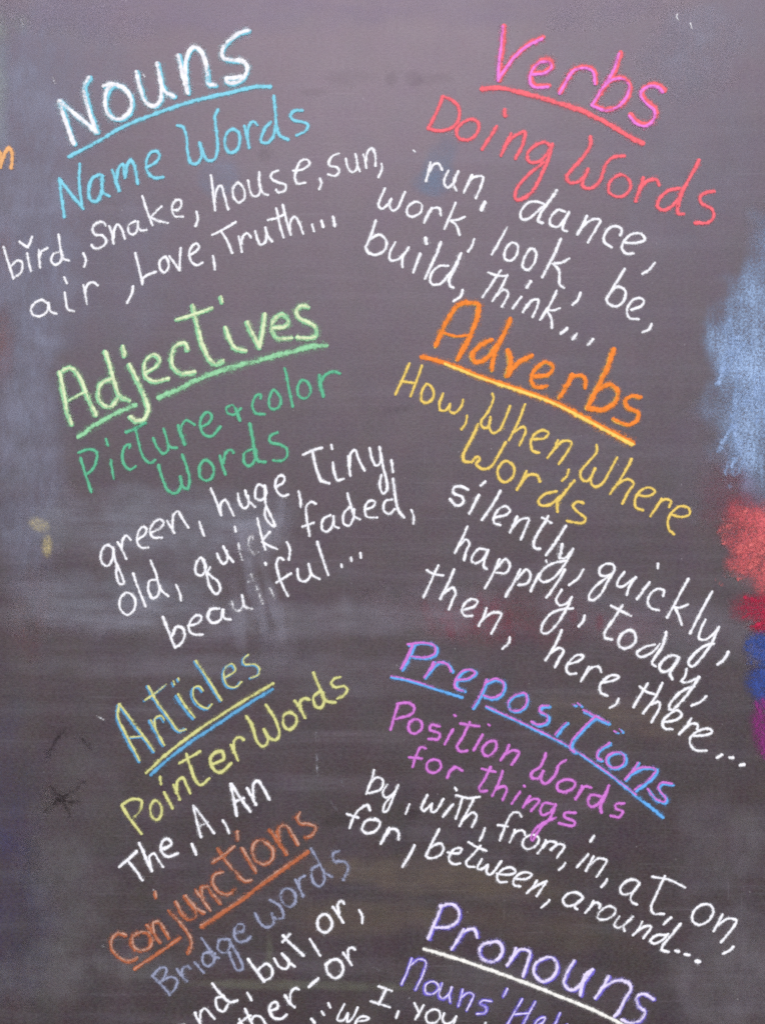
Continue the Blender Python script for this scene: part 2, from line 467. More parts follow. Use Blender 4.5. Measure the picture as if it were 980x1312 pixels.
listed('dance', '''I: 374,85 330,70 285,77 250,125 257,155 292,150 332,118 362,92 ; w4.8 425,15 385,75 345,130 / 335,165 358,172 ; 465,118 430,110 395,150 395,180 430,190 465,150 485,120 ; 485,120 455,185 455,205 475,212 ;
w5 570,140 550,185 525,228 ; 545,195 600,155 635,160 615,200 575,268 ; w4.6 730,232 740,210 720,190 685,195 655,230 655,265 690,290 ; w4.6 755,268 810,270 850,252 830,225 790,225 750,260 740,295 760,320 795,320 ; 898,365 870,400 838,420''')
listed('work', '''H: 125,195 95,275 110,292 140,270 155,245 / 148,275 162,302 185,290 205,250 222,212 ; 270,260 235,285 232,320 260,332 300,305 300,270 270,260 ; w4.8 350,290 330,325 315,360 ; 325,335 355,292 385,290 395,325 ;
465,265 440,325 412,390 ; 510,332 480,345 442,350 / 470,375 485,420 ; 555,440 545,470 525,500''')
listed('look', '''I: 185,195 150,260 112,325 ; 205,270 175,310 175,345 205,355 235,320 235,280 205,270 ; 318,300 300,297 270,340 262,385 285,400 315,370 325,315 312,298 ; w4.8 445,250 410,330 355,435 ; 485,345 445,365 405,370 / 435,400 440,470 460,487 ; 540,510 525,545 500,568''')
listed('be', '''I: w4.8 752,395 710,465 665,540 ; w4.6 690,498 722,480 755,500 750,545 715,575 675,563 662,540 ; 785,592 830,575 845,550 825,535 795,545 765,585 775,630 820,638 ; 882,660 870,685 838,700''')
listed('build', '''H: w4.6 80,350 60,415 32,480 ; w4.6 55,440 98,418 130,445 125,490 85,515 45,505 32,478 ; 175,455 150,500 150,540 180,540 215,515 240,480 ; 240,480 210,530 210,575 ; w4.8 295,510 262,600 ; w6 320,435 325,460 ; w5 395,455 360,540 318,630 ;
430,568 385,570 345,615 350,655 390,655 435,610 460,570 ; w5.5 492,510 460,580 432,640 ; 432,640 440,668 455,675 ; 500,685 490,715 455,740''')
listed('think', '''I: 155,402 110,470 68,532 ; 95,412 140,427 187,430 ; 188,425 155,490 115,550 ; 135,525 170,495 190,510 180,545 160,578 ; 255,530 212,585 ; w5 300,455 280,485 ; 300,548 280,575 260,603 ; 278,583 310,545 335,545 330,580 308,628 ;
425,500 395,565 345,640 ; 440,585 405,595 375,592 / 398,630 402,680 ; w4.8 475,680 445,708 ; w4.8 522,708 502,735 ; w5 600,735 575,760''')

# ---- Adjectives
hd = two_tone('heading', 'Adjectives in pale lime over green chalk', 'lime', 'pale_lime', 8.0, '''
J: 65,405 80,480 100,590 122,655 ; 80,395 118,382 155,420 190,500 240,610 ; w5 110,540 150,515 195,495 ; 315,435 272,450 250,500 265,555 310,570 342,530 ; 285,305 305,370 330,460 355,520 400,540 ;
400,370 440,450 475,530 490,590 470,632 430,640 405,622 ; w7.5 370,280 378,325 ; w6.4 475,410 525,380 545,345 520,320 490,335 470,380 480,430 520,450 590,435 ; 682,295 665,265 630,275 605,320 610,375 650,410 715,405 ;
705,85 725,170 750,270 790,350 815,365 850,350 ; w6 628,150 700,130 800,95 ; 865,190 885,250 915,290 960,300 ; w6 840,42 846,68 ;
K: 440,165 465,220 500,285 / 515,200 525,125 ; 565,188 620,183 640,160 615,125 580,140 560,185 580,235 655,238 ; 735,90 705,82 680,105 690,140 740,165 775,195 770,230 730,240 685,235''',
    off_u=(-0.5, 0.3), off_o=(0.5, -0.5), ku=1.05, ko=0.7, po=0.78)
word('underline', None, 'lime', 8.2, 'J: 155,715 250,650 340,600 430,562', parent=hd, press=0.74)
word('underline', None, 'lime', 9.6, 'K: 15,525 100,490 200,440 350,385 500,345 650,305 760,278 820,274', parent=hd, press=0.74)
word('subheading', 'green chalk word Picture', 'green', 4.6, '''
L: 90,440 110,510 142,605 ; 80,415 130,398 165,410 165,455 145,498 122,518 ; 235,450 250,540 ; 212,350 222,380 ; 325,392 328,375 305,385 292,430 305,480 330,495 355,480 ;
w6 310,315 345,300 402,272 ; 355,300 370,370 395,440 425,465 450,450 ; 440,345 460,390 490,420 512,400 508,360 490,300 ; 508,365 522,388 555,392 ; w6 560,285 575,330 592,375 ; 572,335 580,280 600,258 640,280 ;
668,292 710,270 722,235 700,220 672,250 668,295 690,330 720,335 765,290''')
word('subheading', 'green chalk ampersand loop', 'green', 4.0, 'K: 412,578 375,608 345,598 342,575 372,563 388,590 404,638 ; w4.6 386,580 406,638')
word('subheading', 'green chalk word color', 'green', 4.6, '''
K: 505,530 505,512 485,515 467,560 480,600 525,605 ; 568,490 545,540 555,580 590,575 603,535 568,490 ; 622,385 640,470 660,570 ; 705,440 685,470 690,515 720,530 745,500 735,455 705,440 ; w6 788,420 795,470 808,520 ; 798,450 820,415 860,400 888,410''')
word('subheading', 'green chalk word Words', 'green', 4.8, '''
L: 465,475 485,540 515,600 550,610 575,575 570,530 ; 570,530 585,580 605,590 615,540 600,480 580,425 ; 690,450 665,480 670,535 700,550 730,520 725,475 690,450 ; 762,430 775,480 788,520 ; 778,465 790,415 815,400 828,415 ;
915,400 880,420 880,465 905,478 930,450 935,400 ; w5.6 905,275 920,350 935,430 945,455 980,460 ; M: 360,355 325,375 325,400 375,415 405,435 405,470 380,492 340,490''')
listed('green', '''N: 130,345 100,335 75,375 80,420 105,435 130,400 132,345 ; 132,345 145,410 180,490 185,520 165,520 150,480 150,430 ; 155,320 180,360 198,400 ; 175,355 180,305 200,288 218,308 ; 250,308 285,285 295,255 275,245 255,270 250,315 270,345 303,345 ;
318,272 360,255 378,225 360,208 330,225 312,260 325,295 370,298 ; 395,215 412,245 430,275 ; 420,255 425,190 445,170 465,200 497,250 ; 550,222 560,255 572,288''')
listed('huge', '''N: 605,60 630,120 655,190 ; 652,178 655,130 675,115 695,150 715,190 ; 735,85 745,130 765,155 785,140 785,95 ; 770,70 785,115 818,150 ; 860,50 835,40 818,75 825,110 850,115 870,90 865,45 ; 865,48 870,140 905,215 912,245 885,225 865,190 870,150 ;
O: 203,202 238,182 242,155 220,150 200,185 208,225 235,248 262,240 ; 312,225 320,265 322,300''')
listed('Tiny', '''M: w4.8 485,462 530,442 575,430 ; w4.8 530,450 545,520 570,590 / 610,600 ; 628,500 635,550 650,585 680,580 ; 620,415 625,435 ; 700,470 705,520 712,565 ; 708,525 715,455 735,440 750,480 780,540 ;
805,430 815,480 835,515 855,505 862,470 ; 852,425 862,480 875,540 888,600 885,640 870,650 855,615 862,560 ; w4.8 910,490 918,545''')
listed('old', '''N: 200,562 170,590 168,640 200,670 235,645 240,595 200,562 ; 230,470 258,550 290,630 ; 345,500 310,505 305,555 325,590 350,575 360,530 ; 315,408 340,470 365,550 400,580 ; 438,525 455,565 460,600''')
listed('quick', '''N: 572,420 558,395 535,420 535,470 560,480 580,450 572,405 ; 572,405 585,480 605,545 630,570 650,548 640,510 612,488 590,465 600,440 ; 635,375 650,410 665,425 685,405 680,360 ; 665,340 685,380 712,415 ; p0.5 738,325 745,365 755,405 ; 720,245 725,268 ;
p0.4 808,305 805,288 788,300 790,345 810,372 832,365 ; 830,205 845,270 868,355 ; 890,270 870,290 852,318 / 885,335 925,352 ; O: 255,470 270,505 265,555''')
listed('faded', '''O: 395,285 375,275 350,295 350,350 365,440 ; 330,395 385,375 ; 465,340 430,360 425,405 445,420 475,390 480,345 ; 480,345 485,392 505,402 ; 560,300 530,330 530,380 555,390 575,355 578,310 ; 548,235 565,300 580,345 608,360 ;
630,312 670,300 680,275 655,270 632,300 640,345 690,352 ; 762,265 730,270 722,315 745,335 775,310 ; w4.8 768,165 775,230 790,310 820,350 ; 855,315 868,350 865,380''')
listed('beautiful', '''N: w4.6 375,680 400,750 432,828 ; w4.6 420,770 440,728 470,735 478,775 455,815 432,826 ; 495,722 545,710 560,680 535,672 508,700 500,745 525,765 565,765 ; w4.6 645,640 605,645 592,685 615,708 650,695 662,645 / 668,685 700,692 ;
p0.62 705,605 715,640 740,652 760,625 755,575 ; p0.62 755,575 770,630 805,640 ; w4.8 p0.5 800,475 830,550 855,615 ; w4 p0.35 785,510 830,490 ; p0.4 890,540 912,590 ; w4.6 868,420 870,428 ;
O: 240,555 220,545 205,575 215,630 240,690 260,730 ; 205,665 275,620 ; 305,600 315,650 345,658 370,630 360,575 / 375,625 412,648 ; 403,468 425,540 455,628 ; w5 402,470 405,485 ; 518,578 520,590 ; 566,545 568,560 ; 610,522 612,545''')

# ---- Adverbs
hd = two_tone('heading', 'Adverbs in orange over yellow chalk', 'yellow', 'orange', 8.6, '''
P: 60,240 90,170 150,75 185,58 ; 185,58 235,65 228,130 200,200 150,295 ; w4.6 95,185 140,198 200,193 ; 290,215 245,235 210,280 225,305 265,295 310,240 ; 372,130 345,190 305,280 295,340 ; 360,260 370,300 355,365 / 400,315 460,282 ;
w6.6 470,367 535,357 550,325 520,308 480,335 460,375 475,410 525,408 ; 630,360 605,410 575,455 ; w6.6 600,408 640,365 680,370 685,415 ; 800,255 770,340 720,440 690,500 ; 735,420 790,400 820,430 805,475 755,505 695,498 ; w6.6 915,455 875,450 850,470 865,500 905,520 900,550 860,570 800,545''',
    off_u=(-0.9, 0.8), off_o=(0.3, -0.3), ku=0.72, ko=0.95, po=1.0)
ch = Chalk()
ul = strokes('P: 0,285 100,310 250,370 400,420 550,475 700,550 800,605 885,648')[0][0]
ch.line(ul, 7.6, 'orange', 0.95, taper=-0.35)
ch.line([(x - 0.4, y + 0.9) for x, y in ul[1:]], 5.6, 'gold', 1.05, taper=-0.35)
ch.build('underline', hd)
word('subheading', 'yellow chalk word How', 'yellow', 4.2, '''
Q: 130,60 95,140 62,210 ; 190,70 165,140 135,218 ; 90,145 160,155 ; 215,160 190,195 190,240 215,250 245,220 240,180 215,160 ; 292,205 275,250 280,285 305,285 325,255 ; 325,255 325,290 350,298 380,265 388,235 ; 408,312 400,350 380,378''')
word('subheading', 'yellow chalk word When', 'yellow', 4.2, '''
Q: 530,205 535,230 510,290 475,340 480,365 505,370 520,318 / 515,370 530,395 560,385 590,330 615,265 ; w4.6 688,258 655,340 610,430 ; 635,390 680,365 690,385 660,455 ; 722,425 780,420 800,395 775,382 735,400 715,440 725,480 755,490 ; 845,430 825,475 795,515 ; 828,475 870,435 910,440 895,480 850,545 ; 898,572 890,600 865,625''')
word('subheading', 'yellow chalk word Where', 'yellow', 4.2, '''
R: 392,265 390,300 350,350 315,395 320,430 345,440 365,420 385,378 / 362,430 380,465 415,455 450,400 490,325 ; w4.6 560,332 525,400 455,500 ; 485,460 540,430 570,450 545,490 515,548 ; 585,505 640,510 672,490 645,470 605,485 578,525 580,565 615,580 ; 705,525 680,565 650,608 ; 678,565 710,530 750,533 742,565 ;
752,600 800,612 838,600 835,570 795,560 755,590 735,630 740,670 765,695''')
word('subheading', 'yellow chalk word Words', 'yellow', 4.6, '''
Q: w5.4 460,355 430,420 390,500 395,530 430,535 ; 430,535 455,510 470,520 452,545 480,568 520,560 555,510 595,440 ; S: 330,115 295,150 295,195 325,218 365,190 370,145 330,115 ; 430,165 410,210 385,255 ; 402,225 440,185 480,185 495,215 ;
575,262 520,275 488,310 500,330 545,325 595,285 ; w5 660,210 620,260 578,315 / 580,360 ; 705,320 675,312 655,330 670,355 715,395 700,415 625,405''')
listed('silently', '''S: w4.6 148,255 120,240 80,245 80,270 120,290 125,315 95,332 60,300 ; w4.8 200,280 155,370 ; 232,215 210,235 ; w4.6 305,260 265,330 215,400 ; 280,388 330,375 350,355 330,335 295,350 272,390 275,415 305,425 ; w4.8 385,385 370,420 350,460 ; 365,435 400,400 440,395 430,430 402,495 ;
w4.8 530,395 500,440 465,510 470,535 495,540 ; 505,390 550,415 ; 535,382 520,415 ; w5 620,430 575,500 525,570 ; w6.5 602,520 590,580 ; 590,585 615,585 655,540 ; 655,540 610,620 560,680 510,700 490,680 510,640 560,610 622,598 ; 705,640 680,680 635,715 ; w3.6 525,596 528,606''')
listed('happily', '''S: 145,432 120,490 85,560 ; 105,525 140,495 155,515 140,550 130,595 ; 238,545 200,540 165,590 180,610 220,590 245,545 ; 245,545 225,605 225,628 240,638 ; 300,590 270,660 230,730 ; 285,635 330,590 350,620 330,655 285,655 ; w4.6 400,640 370,700 330,770 ; 385,685 430,640 450,665 435,705 390,715 ;
490,660 450,745 ; w4.6 615,640 580,700 527,775 ; T: 750,285 725,335 740,360 775,350 800,320 ; 800,320 770,385 720,460 680,495 655,490 660,450 700,400 760,378 805,375 ; 862,410 855,435 832,462''')
listed('quickly', '''U: 250,195 225,215 185,215 180,185 210,160 245,165 250,195 ; 250,195 215,250 190,300 145,335 128,325 150,280 215,225 ; 300,200 270,240 265,265 290,270 320,250 355,225 ; 355,225 325,265 310,310 ; w4.8 420,250 360,330 ; w4.6 462,160 460,180 ; 485,315 490,290 465,280 430,300 412,340 425,370 465,385 ;
608,232 565,310 505,420 ; 605,355 570,370 542,370 / 560,410 575,455 ; w4.6 722,295 680,370 615,495 ; 690,430 665,480 660,520 690,525 725,500 755,465 ; w4.6 755,465 715,550 665,620 625,655 608,640 630,600 690,555 730,545 ; w4.8 800,585 780,620 748,645''')
listed('today', '''U: w4.8 290,360 245,430 205,490 205,515 240,525 ; 235,362 280,385 330,412 ; w4.8 325,480 280,510 275,555 305,570 350,540 350,500 325,480 ; 445,550 400,560 360,590 375,610 430,590 470,548 ; w5.4 500,490 485,550 440,620 ; 440,620 432,640 450,655 ;
V: w4.8 560,235 525,225 480,255 468,285 485,305 530,285 560,235 ; w4.6 560,235 520,315 530,340 ; 600,290 590,330 575,350 600,355 640,340 660,330 ; w4.8 660,330 620,390 570,450 525,490 515,470 540,430 590,390 635,375 ; 695,422 665,450 622,468''')
listed('then', '''T: w4.4 155,168 125,235 85,322 ; 100,190 135,210 180,215 ; w4.6 232,188 205,250 165,330 ; 183,300 225,275 240,300 225,335 208,380 ; 275,383 330,365 345,340 315,330 285,350 268,385 285,410 320,410 ; 390,375 375,415 350,460 ; 368,430 420,395 460,400 445,435 412,497 ; 500,515 495,540 465,570''')
listed('here', '''T: w4.6 750,480 715,560 672,625 ; 692,595 740,565 760,580 735,625 718,660 ; 780,645 840,625 855,605 825,600 795,625 772,665 785,690 820,690 ; V: 128,280 110,315 90,350 ; 108,320 140,285 175,280 188,305 ; 190,358 250,345 272,330 245,320 210,335 180,375 185,405 218,420 ; 272,435 260,460 228,478''')
listed('there', '''V: 412,360 380,410 342,475 ; 372,375 410,402 445,412 ; 482,358 450,425 388,505 ; 428,462 465,450 470,470 430,548 ; 490,548 550,535 575,510 555,490 520,505 485,545 490,575 530,582 ; 622,530 595,570 562,605 ; 585,583 620,555 652,560 650,582 ; 632,613 690,610 722,595 710,580 665,585 620,620 615,650 640,680 695,685 ;
w4.6 770,705 745,718 ; w4.6 806,718 824,720 ; w5.6 858,755 876,752''')

# ---- Articles
hd = two_tone('heading', 'Articles in pale yellow over blue chalk', 'blue', 'lemon', 6.2, '''
W: 85,352 80,410 120,500 185,622 ; 88,350 140,420 200,500 255,575 ; w3.6 140,508 200,502 ; 235,425 265,480 300,545 ; w4.4 265,475 260,420 290,408 305,430 ; 225,260 270,340 330,420 375,475 405,468 ; w4.6 210,330 260,295 312,255 ; 365,305 400,360 445,415 ; w4 345,240 350,258 ; w4 370,225 374,235 ;
w4.4 488,285 470,265 445,270 440,310 470,355 510,370 530,350 ; w6 455,140 510,220 578,330 ; w4.8 600,218 645,185 630,155 600,170 590,215 610,260 650,265 675,240 ; w4.4 708,108 685,130 690,155 740,155 762,175 755,205 720,220''',
    off_u=(-0.9, 1.0), off_o=(0.9, -0.6), ku=0.85, ko=0.66, pu=0.9, po=0.85)
ch = Chalk()
ch.line(strokes('W: 240,688 330,608 430,532 550,452 700,352 825,275')[0][0], 5.6, 'blue', 0.95)
ch.line(strokes('W: 218,680 300,602 400,522 520,438 680,336 830,248')[0][0], 5.0, 'lemon', 0.9)
ch.line(strokes('W: 165,735 190,705 222,678')[0][0], 3.4, 'lemon', 0.22)
ch.build('underline', hd)
word('subheading', 'pale yellow chalk word Pointer', 'lemon', 4.8, '''
Y: 100,310 140,375 195,445 ; w4.4 100,305 150,278 195,285 195,320 ; p0.4 195,320 180,350 155,367 ; p0.8 260,285 240,310 245,360 270,378 293,350 285,305 260,285 ; 305,245 325,285 345,322 ; 285,170 290,205 ; 350,210 365,245 380,280 ; 362,250 370,190 395,175 410,205 430,250 ;
412,60 430,120 455,185 480,210 522,178 ; 378,105 430,75 478,48 ; w5.2 535,110 590,85 585,50 555,50 528,85 540,130 575,150 628,105 ; W: 625,545 645,580 660,618 ; 640,580 645,520 670,508 688,520''')
word('subheading', 'pale yellow chalk word Words', 'lemon', 5.0, '''
X: 285,255 310,290 340,380 370,400 390,370 370,318 ; 370,318 400,360 430,368 445,345 430,280 380,200 ; 490,235 465,255 470,305 495,320 525,295 525,255 490,235 ; 520,180 545,220 570,262 ; 550,230 545,185 570,168 590,175 ; 645,132 610,160 620,205 645,215 660,185 655,140 ; 610,45 640,120 670,180 715,188 ; w4.4 740,65 710,75 695,95 715,115 755,110 772,125 755,155 725,170''')
listed('The', '''Y: w4.8 88,605 130,570 172,530 ; w4.8 128,575 165,620 200,668 ; w4.8 185,490 215,560 245,625 ; 240,608 235,555 255,540 275,570 300,605 ; w5 288,522 325,508 340,490 320,470 295,485 292,530 320,555 370,540 ; w4.8 438,495 458,545''')
listed('A', '''Y: p0.85 445,310 460,380 482,462 ; p0.85 448,310 500,380 545,443 ; p0.7 468,410 515,390 ; p0.85 588,380 605,410 618,442''')
listed('An', '''Y: w5 625,205 640,280 655,358 ; w4.8 630,205 670,270 720,338 ; 645,290 690,275 ; w4.8 705,225 725,265 748,305 ; w5 735,270 735,205 755,190 780,220 812,280''')

# ---- Conjunctions
hd = two_tone('heading', 'Conjunctions in rubbed rust orange chalk, small first letter', 'rust', 'tan', 6.6, '''
f: 110,590 75,580 48,605 50,650 85,690 125,706 160,690 ; 170,580 140,595 140,640 175,660 215,645 225,605 200,575 170,580 ; 205,545 235,580 265,620 ; 235,580 230,535 255,530 280,560 305,600 ; 305,480 350,530 395,590 405,630 390,668 ; w5.2 240,395 245,420 ;
335,440 360,490 395,518 425,500 415,460 375,415 / 415,465 460,490 ; 425,385 455,430 490,475 ; 455,425 450,375 475,370 500,405 535,445 ; 545,305 510,315 500,350 530,395 570,405 603,380 ; 525,200 565,260 620,325 645,345 675,342 ; w6.2 498,262 550,230 597,192 ; 630,200 660,250 692,305 ; w7 610,125 612,160 ;
700,165 680,195 690,245 730,270 765,250 770,205 735,170 700,165 ; 755,115 795,170 830,225 ; 800,175 795,110 820,95 850,130 880,182 ; 890,40 878,60 890,85 930,90 960,105 945,140 915,150''',
    off_u=(-0.3, 0.2), off_o=(0.7, -0.5), ku=1.05, ko=0.55, pu=0.70, po=0.62)
two_tone('underline', None, 'rust', 'tan', 6.2, 'f: 150,740 240,680 355,600', ko=0.4, po=0.5, pu=0.85, parent=hd)
two_tone('underline', None, 'rust', 'tan', 7.6, 'f: 450,550 600,450 750,340 925,215', off_o=(-0.6, -1.2), ko=0.4, po=0.5, pu=0.85, parent=hd)
word('subheading', 'dusty lavender chalk word Bridge', 'lavender', 4.9, '''
j: 55,630 95,670 135,715 ; 58,630 90,595 115,595 115,625 85,660 ; 85,660 140,635 165,650 155,690 132,715 ; 165,600 185,630 210,655 ; 190,635 190,600 212,588 228,598 ; 245,570 285,615 ; 322,523 285,530 280,570 305,588 330,565 335,530 ; 275,462 305,505 330,545 352,550 ;
390,463 355,470 350,510 375,528 400,505 400,468 ; 400,468 420,510 455,570 458,600 435,605 415,570 400,525 ; 425,442 465,425 460,400 435,403 420,440 435,475 470,475 495,455''', press=0.72)
word('subheading', 'dusty lavender chalk word words', 'lavender', 4.9, '''
j: 515,350 540,397 570,413 597,392 590,350 ; 590,350 612,375 640,368 628,320 582,290 ; 655,240 630,265 645,310 675,320 695,290 685,250 655,240 ; 695,200 715,240 730,275 ; 712,240 715,195 738,182 ; 800,133 770,150 775,210 805,228 825,200 822,155 ; 765,60 795,110 825,165 860,188 ; 890,70 865,85 870,115 915,120 932,140 910,200''', press=0.72)
listed('and', '''g: 25,690 -5,700 -15,735 10,745 30,720 ; w4.6 75,632 90,665 110,695 ; 98,680 105,625 125,610 148,635 170,660 ; 215,550 180,562 185,610 212,625 235,590 ; w4.8 160,490 200,540 245,580 280,572 ; 328,535 350,570''')
listed('but', '''g: w4.8 332,372 370,425 410,480 ; 380,425 420,395 448,420 445,455 410,478 ; 458,368 485,410 515,418 530,385 495,345 / 530,388 558,408 ; w4.6 500,258 545,305 600,355 ; 498,290 535,250 ; 630,275 655,315 680,355''')
listed('or', '''g: w4.6 700,155 668,180 672,225 705,245 735,215 730,175 700,155 ; w4.6 740,120 770,160 792,195 ; 770,155 765,105 785,90 795,105 ; 868,135 882,165 882,198''')
listed('either-or', '''g: 285,685 330,652 345,645 ; 290,662 330,735 ; w4.6 318,612 340,660 365,715 ; 345,672 365,645 392,650 425,700 ; w4.6 435,622 475,605 470,580 445,585 435,620 455,655 490,660 518,640 ; w4.6 510,545 530,580 555,605 ; 535,585 540,530 560,512 578,518 ; w5 625,505 670,465 ;
w4.6 705,400 735,376 765,375 788,405 782,445 752,465 718,440 712,400 725,385 ; 790,340 815,375 832,400 ; 815,370 815,325 835,316 848,325''')
listed('We', '''h: 155,585 163,605 ; 122,625 132,642 ; 72,660 88,680 ; w3.4 230,588 198,665 225,668 248,632 / 245,675 268,660 296,605 ; w3.4 288,672 330,668 350,657 320,648 295,660 285,690 310,712''')

# ---- Prepositions
hd = two_tone('heading', 'Prepositions in magenta over bright blue chalk', 'azure', 'magenta', 6.4, '''
a: w8 150,65 125,120 95,180 ; 125,60 200,52 255,68 255,105 210,122 145,118 ; 250,145 230,180 205,220 ; 230,185 270,145 315,155 335,190 ; 355,232 420,222 450,195 425,180 385,190 355,230 355,265 395,285 ;
w6.6 505,230 475,300 435,365 ; 495,250 550,230 585,250 575,300 535,320 490,310 ; 690,300 640,305 605,340 615,375 655,380 690,350 690,300 ; 803,358 765,362 760,385 795,405 795,435 755,450 720,435 ; 890,438 865,460 838,498 ; w4.6 920,350 932,354 ; w4.6 945,345 960,358 ;
b: 470,255 400,320 350,380 345,415 365,430 ; 405,230 460,258 525,290 ; w4.4 555,330 568,335 ; w4.4 580,318 592,332 ; 530,385 475,425 468,455 490,468 ; 560,430 520,455 525,490 560,505 600,485 605,450 580,430 560,430 ; 668,480 640,520 605,562 ; 630,535 690,505 755,515 735,550 655,612 ; 832,585 780,580 765,605 800,655 795,672 750,655 715,610''',
    off_u=(1.0, 0.8), off_o=(-0.8, -0.8), ku=0.85, ko=0.55, po=0.9)
ch = Chalk()
u1 = strokes('a: 42,215 120,230 250,270 385,312')[0][0]
u2 = strokes('b: -65,210 0,240 130,300 320,395 450,480 560,560 660,640 785,742')[0][0]
ch.line([(x, y + 0.9) for x, y in u1], 4.6, 'azure', 0.95); ch.line([(x, y - 0.8) for x, y in u1[:-1]], 3.2, 'magenta', 0.75)
ch.build('underline', hd)
ch = Chalk()
ch.line([(x + 0.4, y + 0.5) for x, y in u2], 5.6, 'azure', 0.9); ch.line([(x - 0.3, y - 0.9) for x, y in u2[:-1]], 3.4, 'magenta', 0.7)
ch.build('underline', hd)
word('subheading', 'magenta chalk word Position', 'magenta', 4.7, '''
a: 75,345 60,400 38,470 ; 70,345 130,342 155,365 140,395 62,420 ; 165,420 130,435 128,475 155,490 188,465 185,430 165,420 ; 275,455 235,450 228,470 275,490 270,515 222,515 ; 340,470 300,540 ; w4 345,400 352,405 ; 420,435 385,510 360,555 375,575 408,572 ; 375,440 465,455 ; 482,495 440,570 ; w4 510,445 516,450 ;
525,525 485,555 485,585 510,597 545,565 545,530 525,525 ; 610,545 595,580 570,618 ; 590,590 630,570 658,580 640,615 622,640''')
word('subheading', 'magenta chalk word Words', 'magenta', 4.9, '''
b: 222,435 200,490 152,530 155,550 185,555 210,520 / 200,565 220,580 265,540 285,490 318,468 ; 325,560 280,580 280,610 315,620 355,600 362,575 325,560 ; 395,592 385,625 365,655 ; 382,630 410,595 440,600 ; 485,640 440,635 425,670 440,692 480,675 500,640 ; 525,590 505,645 485,690 490,720 ; w4.5 600,675 560,680 560,700 592,715 575,742 535,735''')
word('subheading', 'magenta chalk word for', 'magenta', 4.4, '''
a: 208,562 185,555 165,590 145,650 ; 128,605 190,610 ; 245,615 215,635 220,670 255,678 282,650 275,625 245,615 ; w5 350,650 325,670 312,702 ; 325,672 355,652 385,668''')
word('subheading', 'magenta chalk word things', 'magenta', 4.4, '''
c: 748,85 715,150 692,190 705,203 730,200 ; 705,95 770,110 ; 805,105 785,165 755,225 ; 775,190 815,180 825,195 805,245 ; 888,205 848,262 ; w4 908,175 912,180 ; b: 145,640 130,665 112,695 ; 125,675 160,655 190,660 150,712 ;
255,680 215,675 195,710 205,732 245,715 268,680 ; 268,680 240,750 200,790 170,835 158,855 150,845 160,815 200,775 270,745 ; w4.6 365,722 315,722 310,740 360,765 355,782 285,770''')
listed('by', '''c: 185,100 170,155 148,215 ; 165,165 200,135 228,150 220,190 160,212 ; 250,170 228,210 240,232 275,215 302,172 ; 302,172 275,240 245,300 230,300 235,270 270,225 ; w3.8 355,265 338,312''', 0.9, 3.8)
listed('with', '''c: 442,220 415,285 425,298 465,262 / 460,300 478,302 520,240 ; w4.4 565,265 518,325 ; 575,185 582,198 ; 610,240 595,290 578,335 ; 580,222 640,235 695,230 ; 665,240 630,310 597,370 ; 615,340 660,305 680,320 658,375 ; 720,380 710,410 695,440''', 1.0, 4.0)
listed('from', '''c: 895,325 885,305 855,305 835,330 810,390 792,440 ; 782,365 830,372 ; d: 72,125 60,155 48,185 ; 60,158 85,130 115,130 122,150 ; 155,148 118,170 110,200 135,218 180,195 188,165 155,148 ; 222,175 205,210 182,238 ; 205,212 240,180 272,190 245,222 ; 245,222 280,195 312,200 275,260 ; 315,285 305,300 285,318''', 1.0, 3.9)
listed('in', '''e: 125,130 70,192 ; w4.4 152,42 / 135,68 ; 150,140 132,175 112,210 ; 130,185 175,150 212,160 195,195 165,238 ; 215,250 208,265 188,288''')
listed('at', '''e: 372,270 345,252 300,265 278,300 290,322 335,315 372,270 ; 372,270 330,335 335,360 360,372 ; 495,235 455,320 428,390 440,415 490,418 ; 432,237 520,255 592,290 ; 525,435 488,468''')
listed('on', '''e: 715,375 670,375 630,415 628,450 655,470 705,450 728,405 715,375 ; w4.2 772,420 752,460 728,500 ; 750,470 800,440 838,450 810,500 765,555 ; 825,575 805,595 775,610''')
listed('for', '''c: 165,295 155,270 120,285 90,320 68,380 ; 55,312 110,330 ; w4.4 205,340 150,345 128,385 145,405 190,395 215,355 190,335 ; w5 258,380 240,415 218,455 ; w4.6 240,420 270,385 300,395 305,435 ; w5 380,465 355,515 322,565''')
listed('between', '''c: 500,385 465,450 435,515 ; 455,475 505,455 520,475 505,510 450,525 436,512 ; 540,498 595,500 608,480 580,478 550,510 548,540 575,555 600,550 ; 700,465 655,515 628,545 640,565 670,568 ; 640,448 680,470 727,490 ; 705,530 683,575 700,580 735,558 / 728,595 745,605 800,540 ;
778,600 840,605 868,590 845,570 805,580 778,615 790,640 825,640 ; 860,625 920,625 945,605 915,592 880,605 858,635 862,655 890,662 ; d: 180,370 160,400 130,430 ; 155,408 200,385 225,372 / 205,405 178,445 ; 240,465 225,480 200,500''', 1.0, 3.9)
listed('around', '''e: 98,340 70,315 30,320 3,350 20,378 60,372 100,340 ; 100,340 65,370 60,385 72,395 ; 150,355 135,385 110,412 ; 132,390 160,362 182,372 178,390 ; p0.8 225,380 175,415 172,440 205,445 250,420 255,395 225,380 ; p0.8 275,430 250,470 265,485 300,470 340,430 / 295,480 300,500 ;
385,455 365,495 340,520 ; 362,500 405,475 428,480 390,535 ; w4.4 500,520 455,520 425,545 440,560 480,545 510,515 ; w4.6 570,465 530,515 485,565 ; w4.4 485,565 480,590 512,600 ; w4.6 545,595 562,600 ; w4.6 590,612 612,616 ; w6.4 645,645 660,648''', 1.0, 3.9)

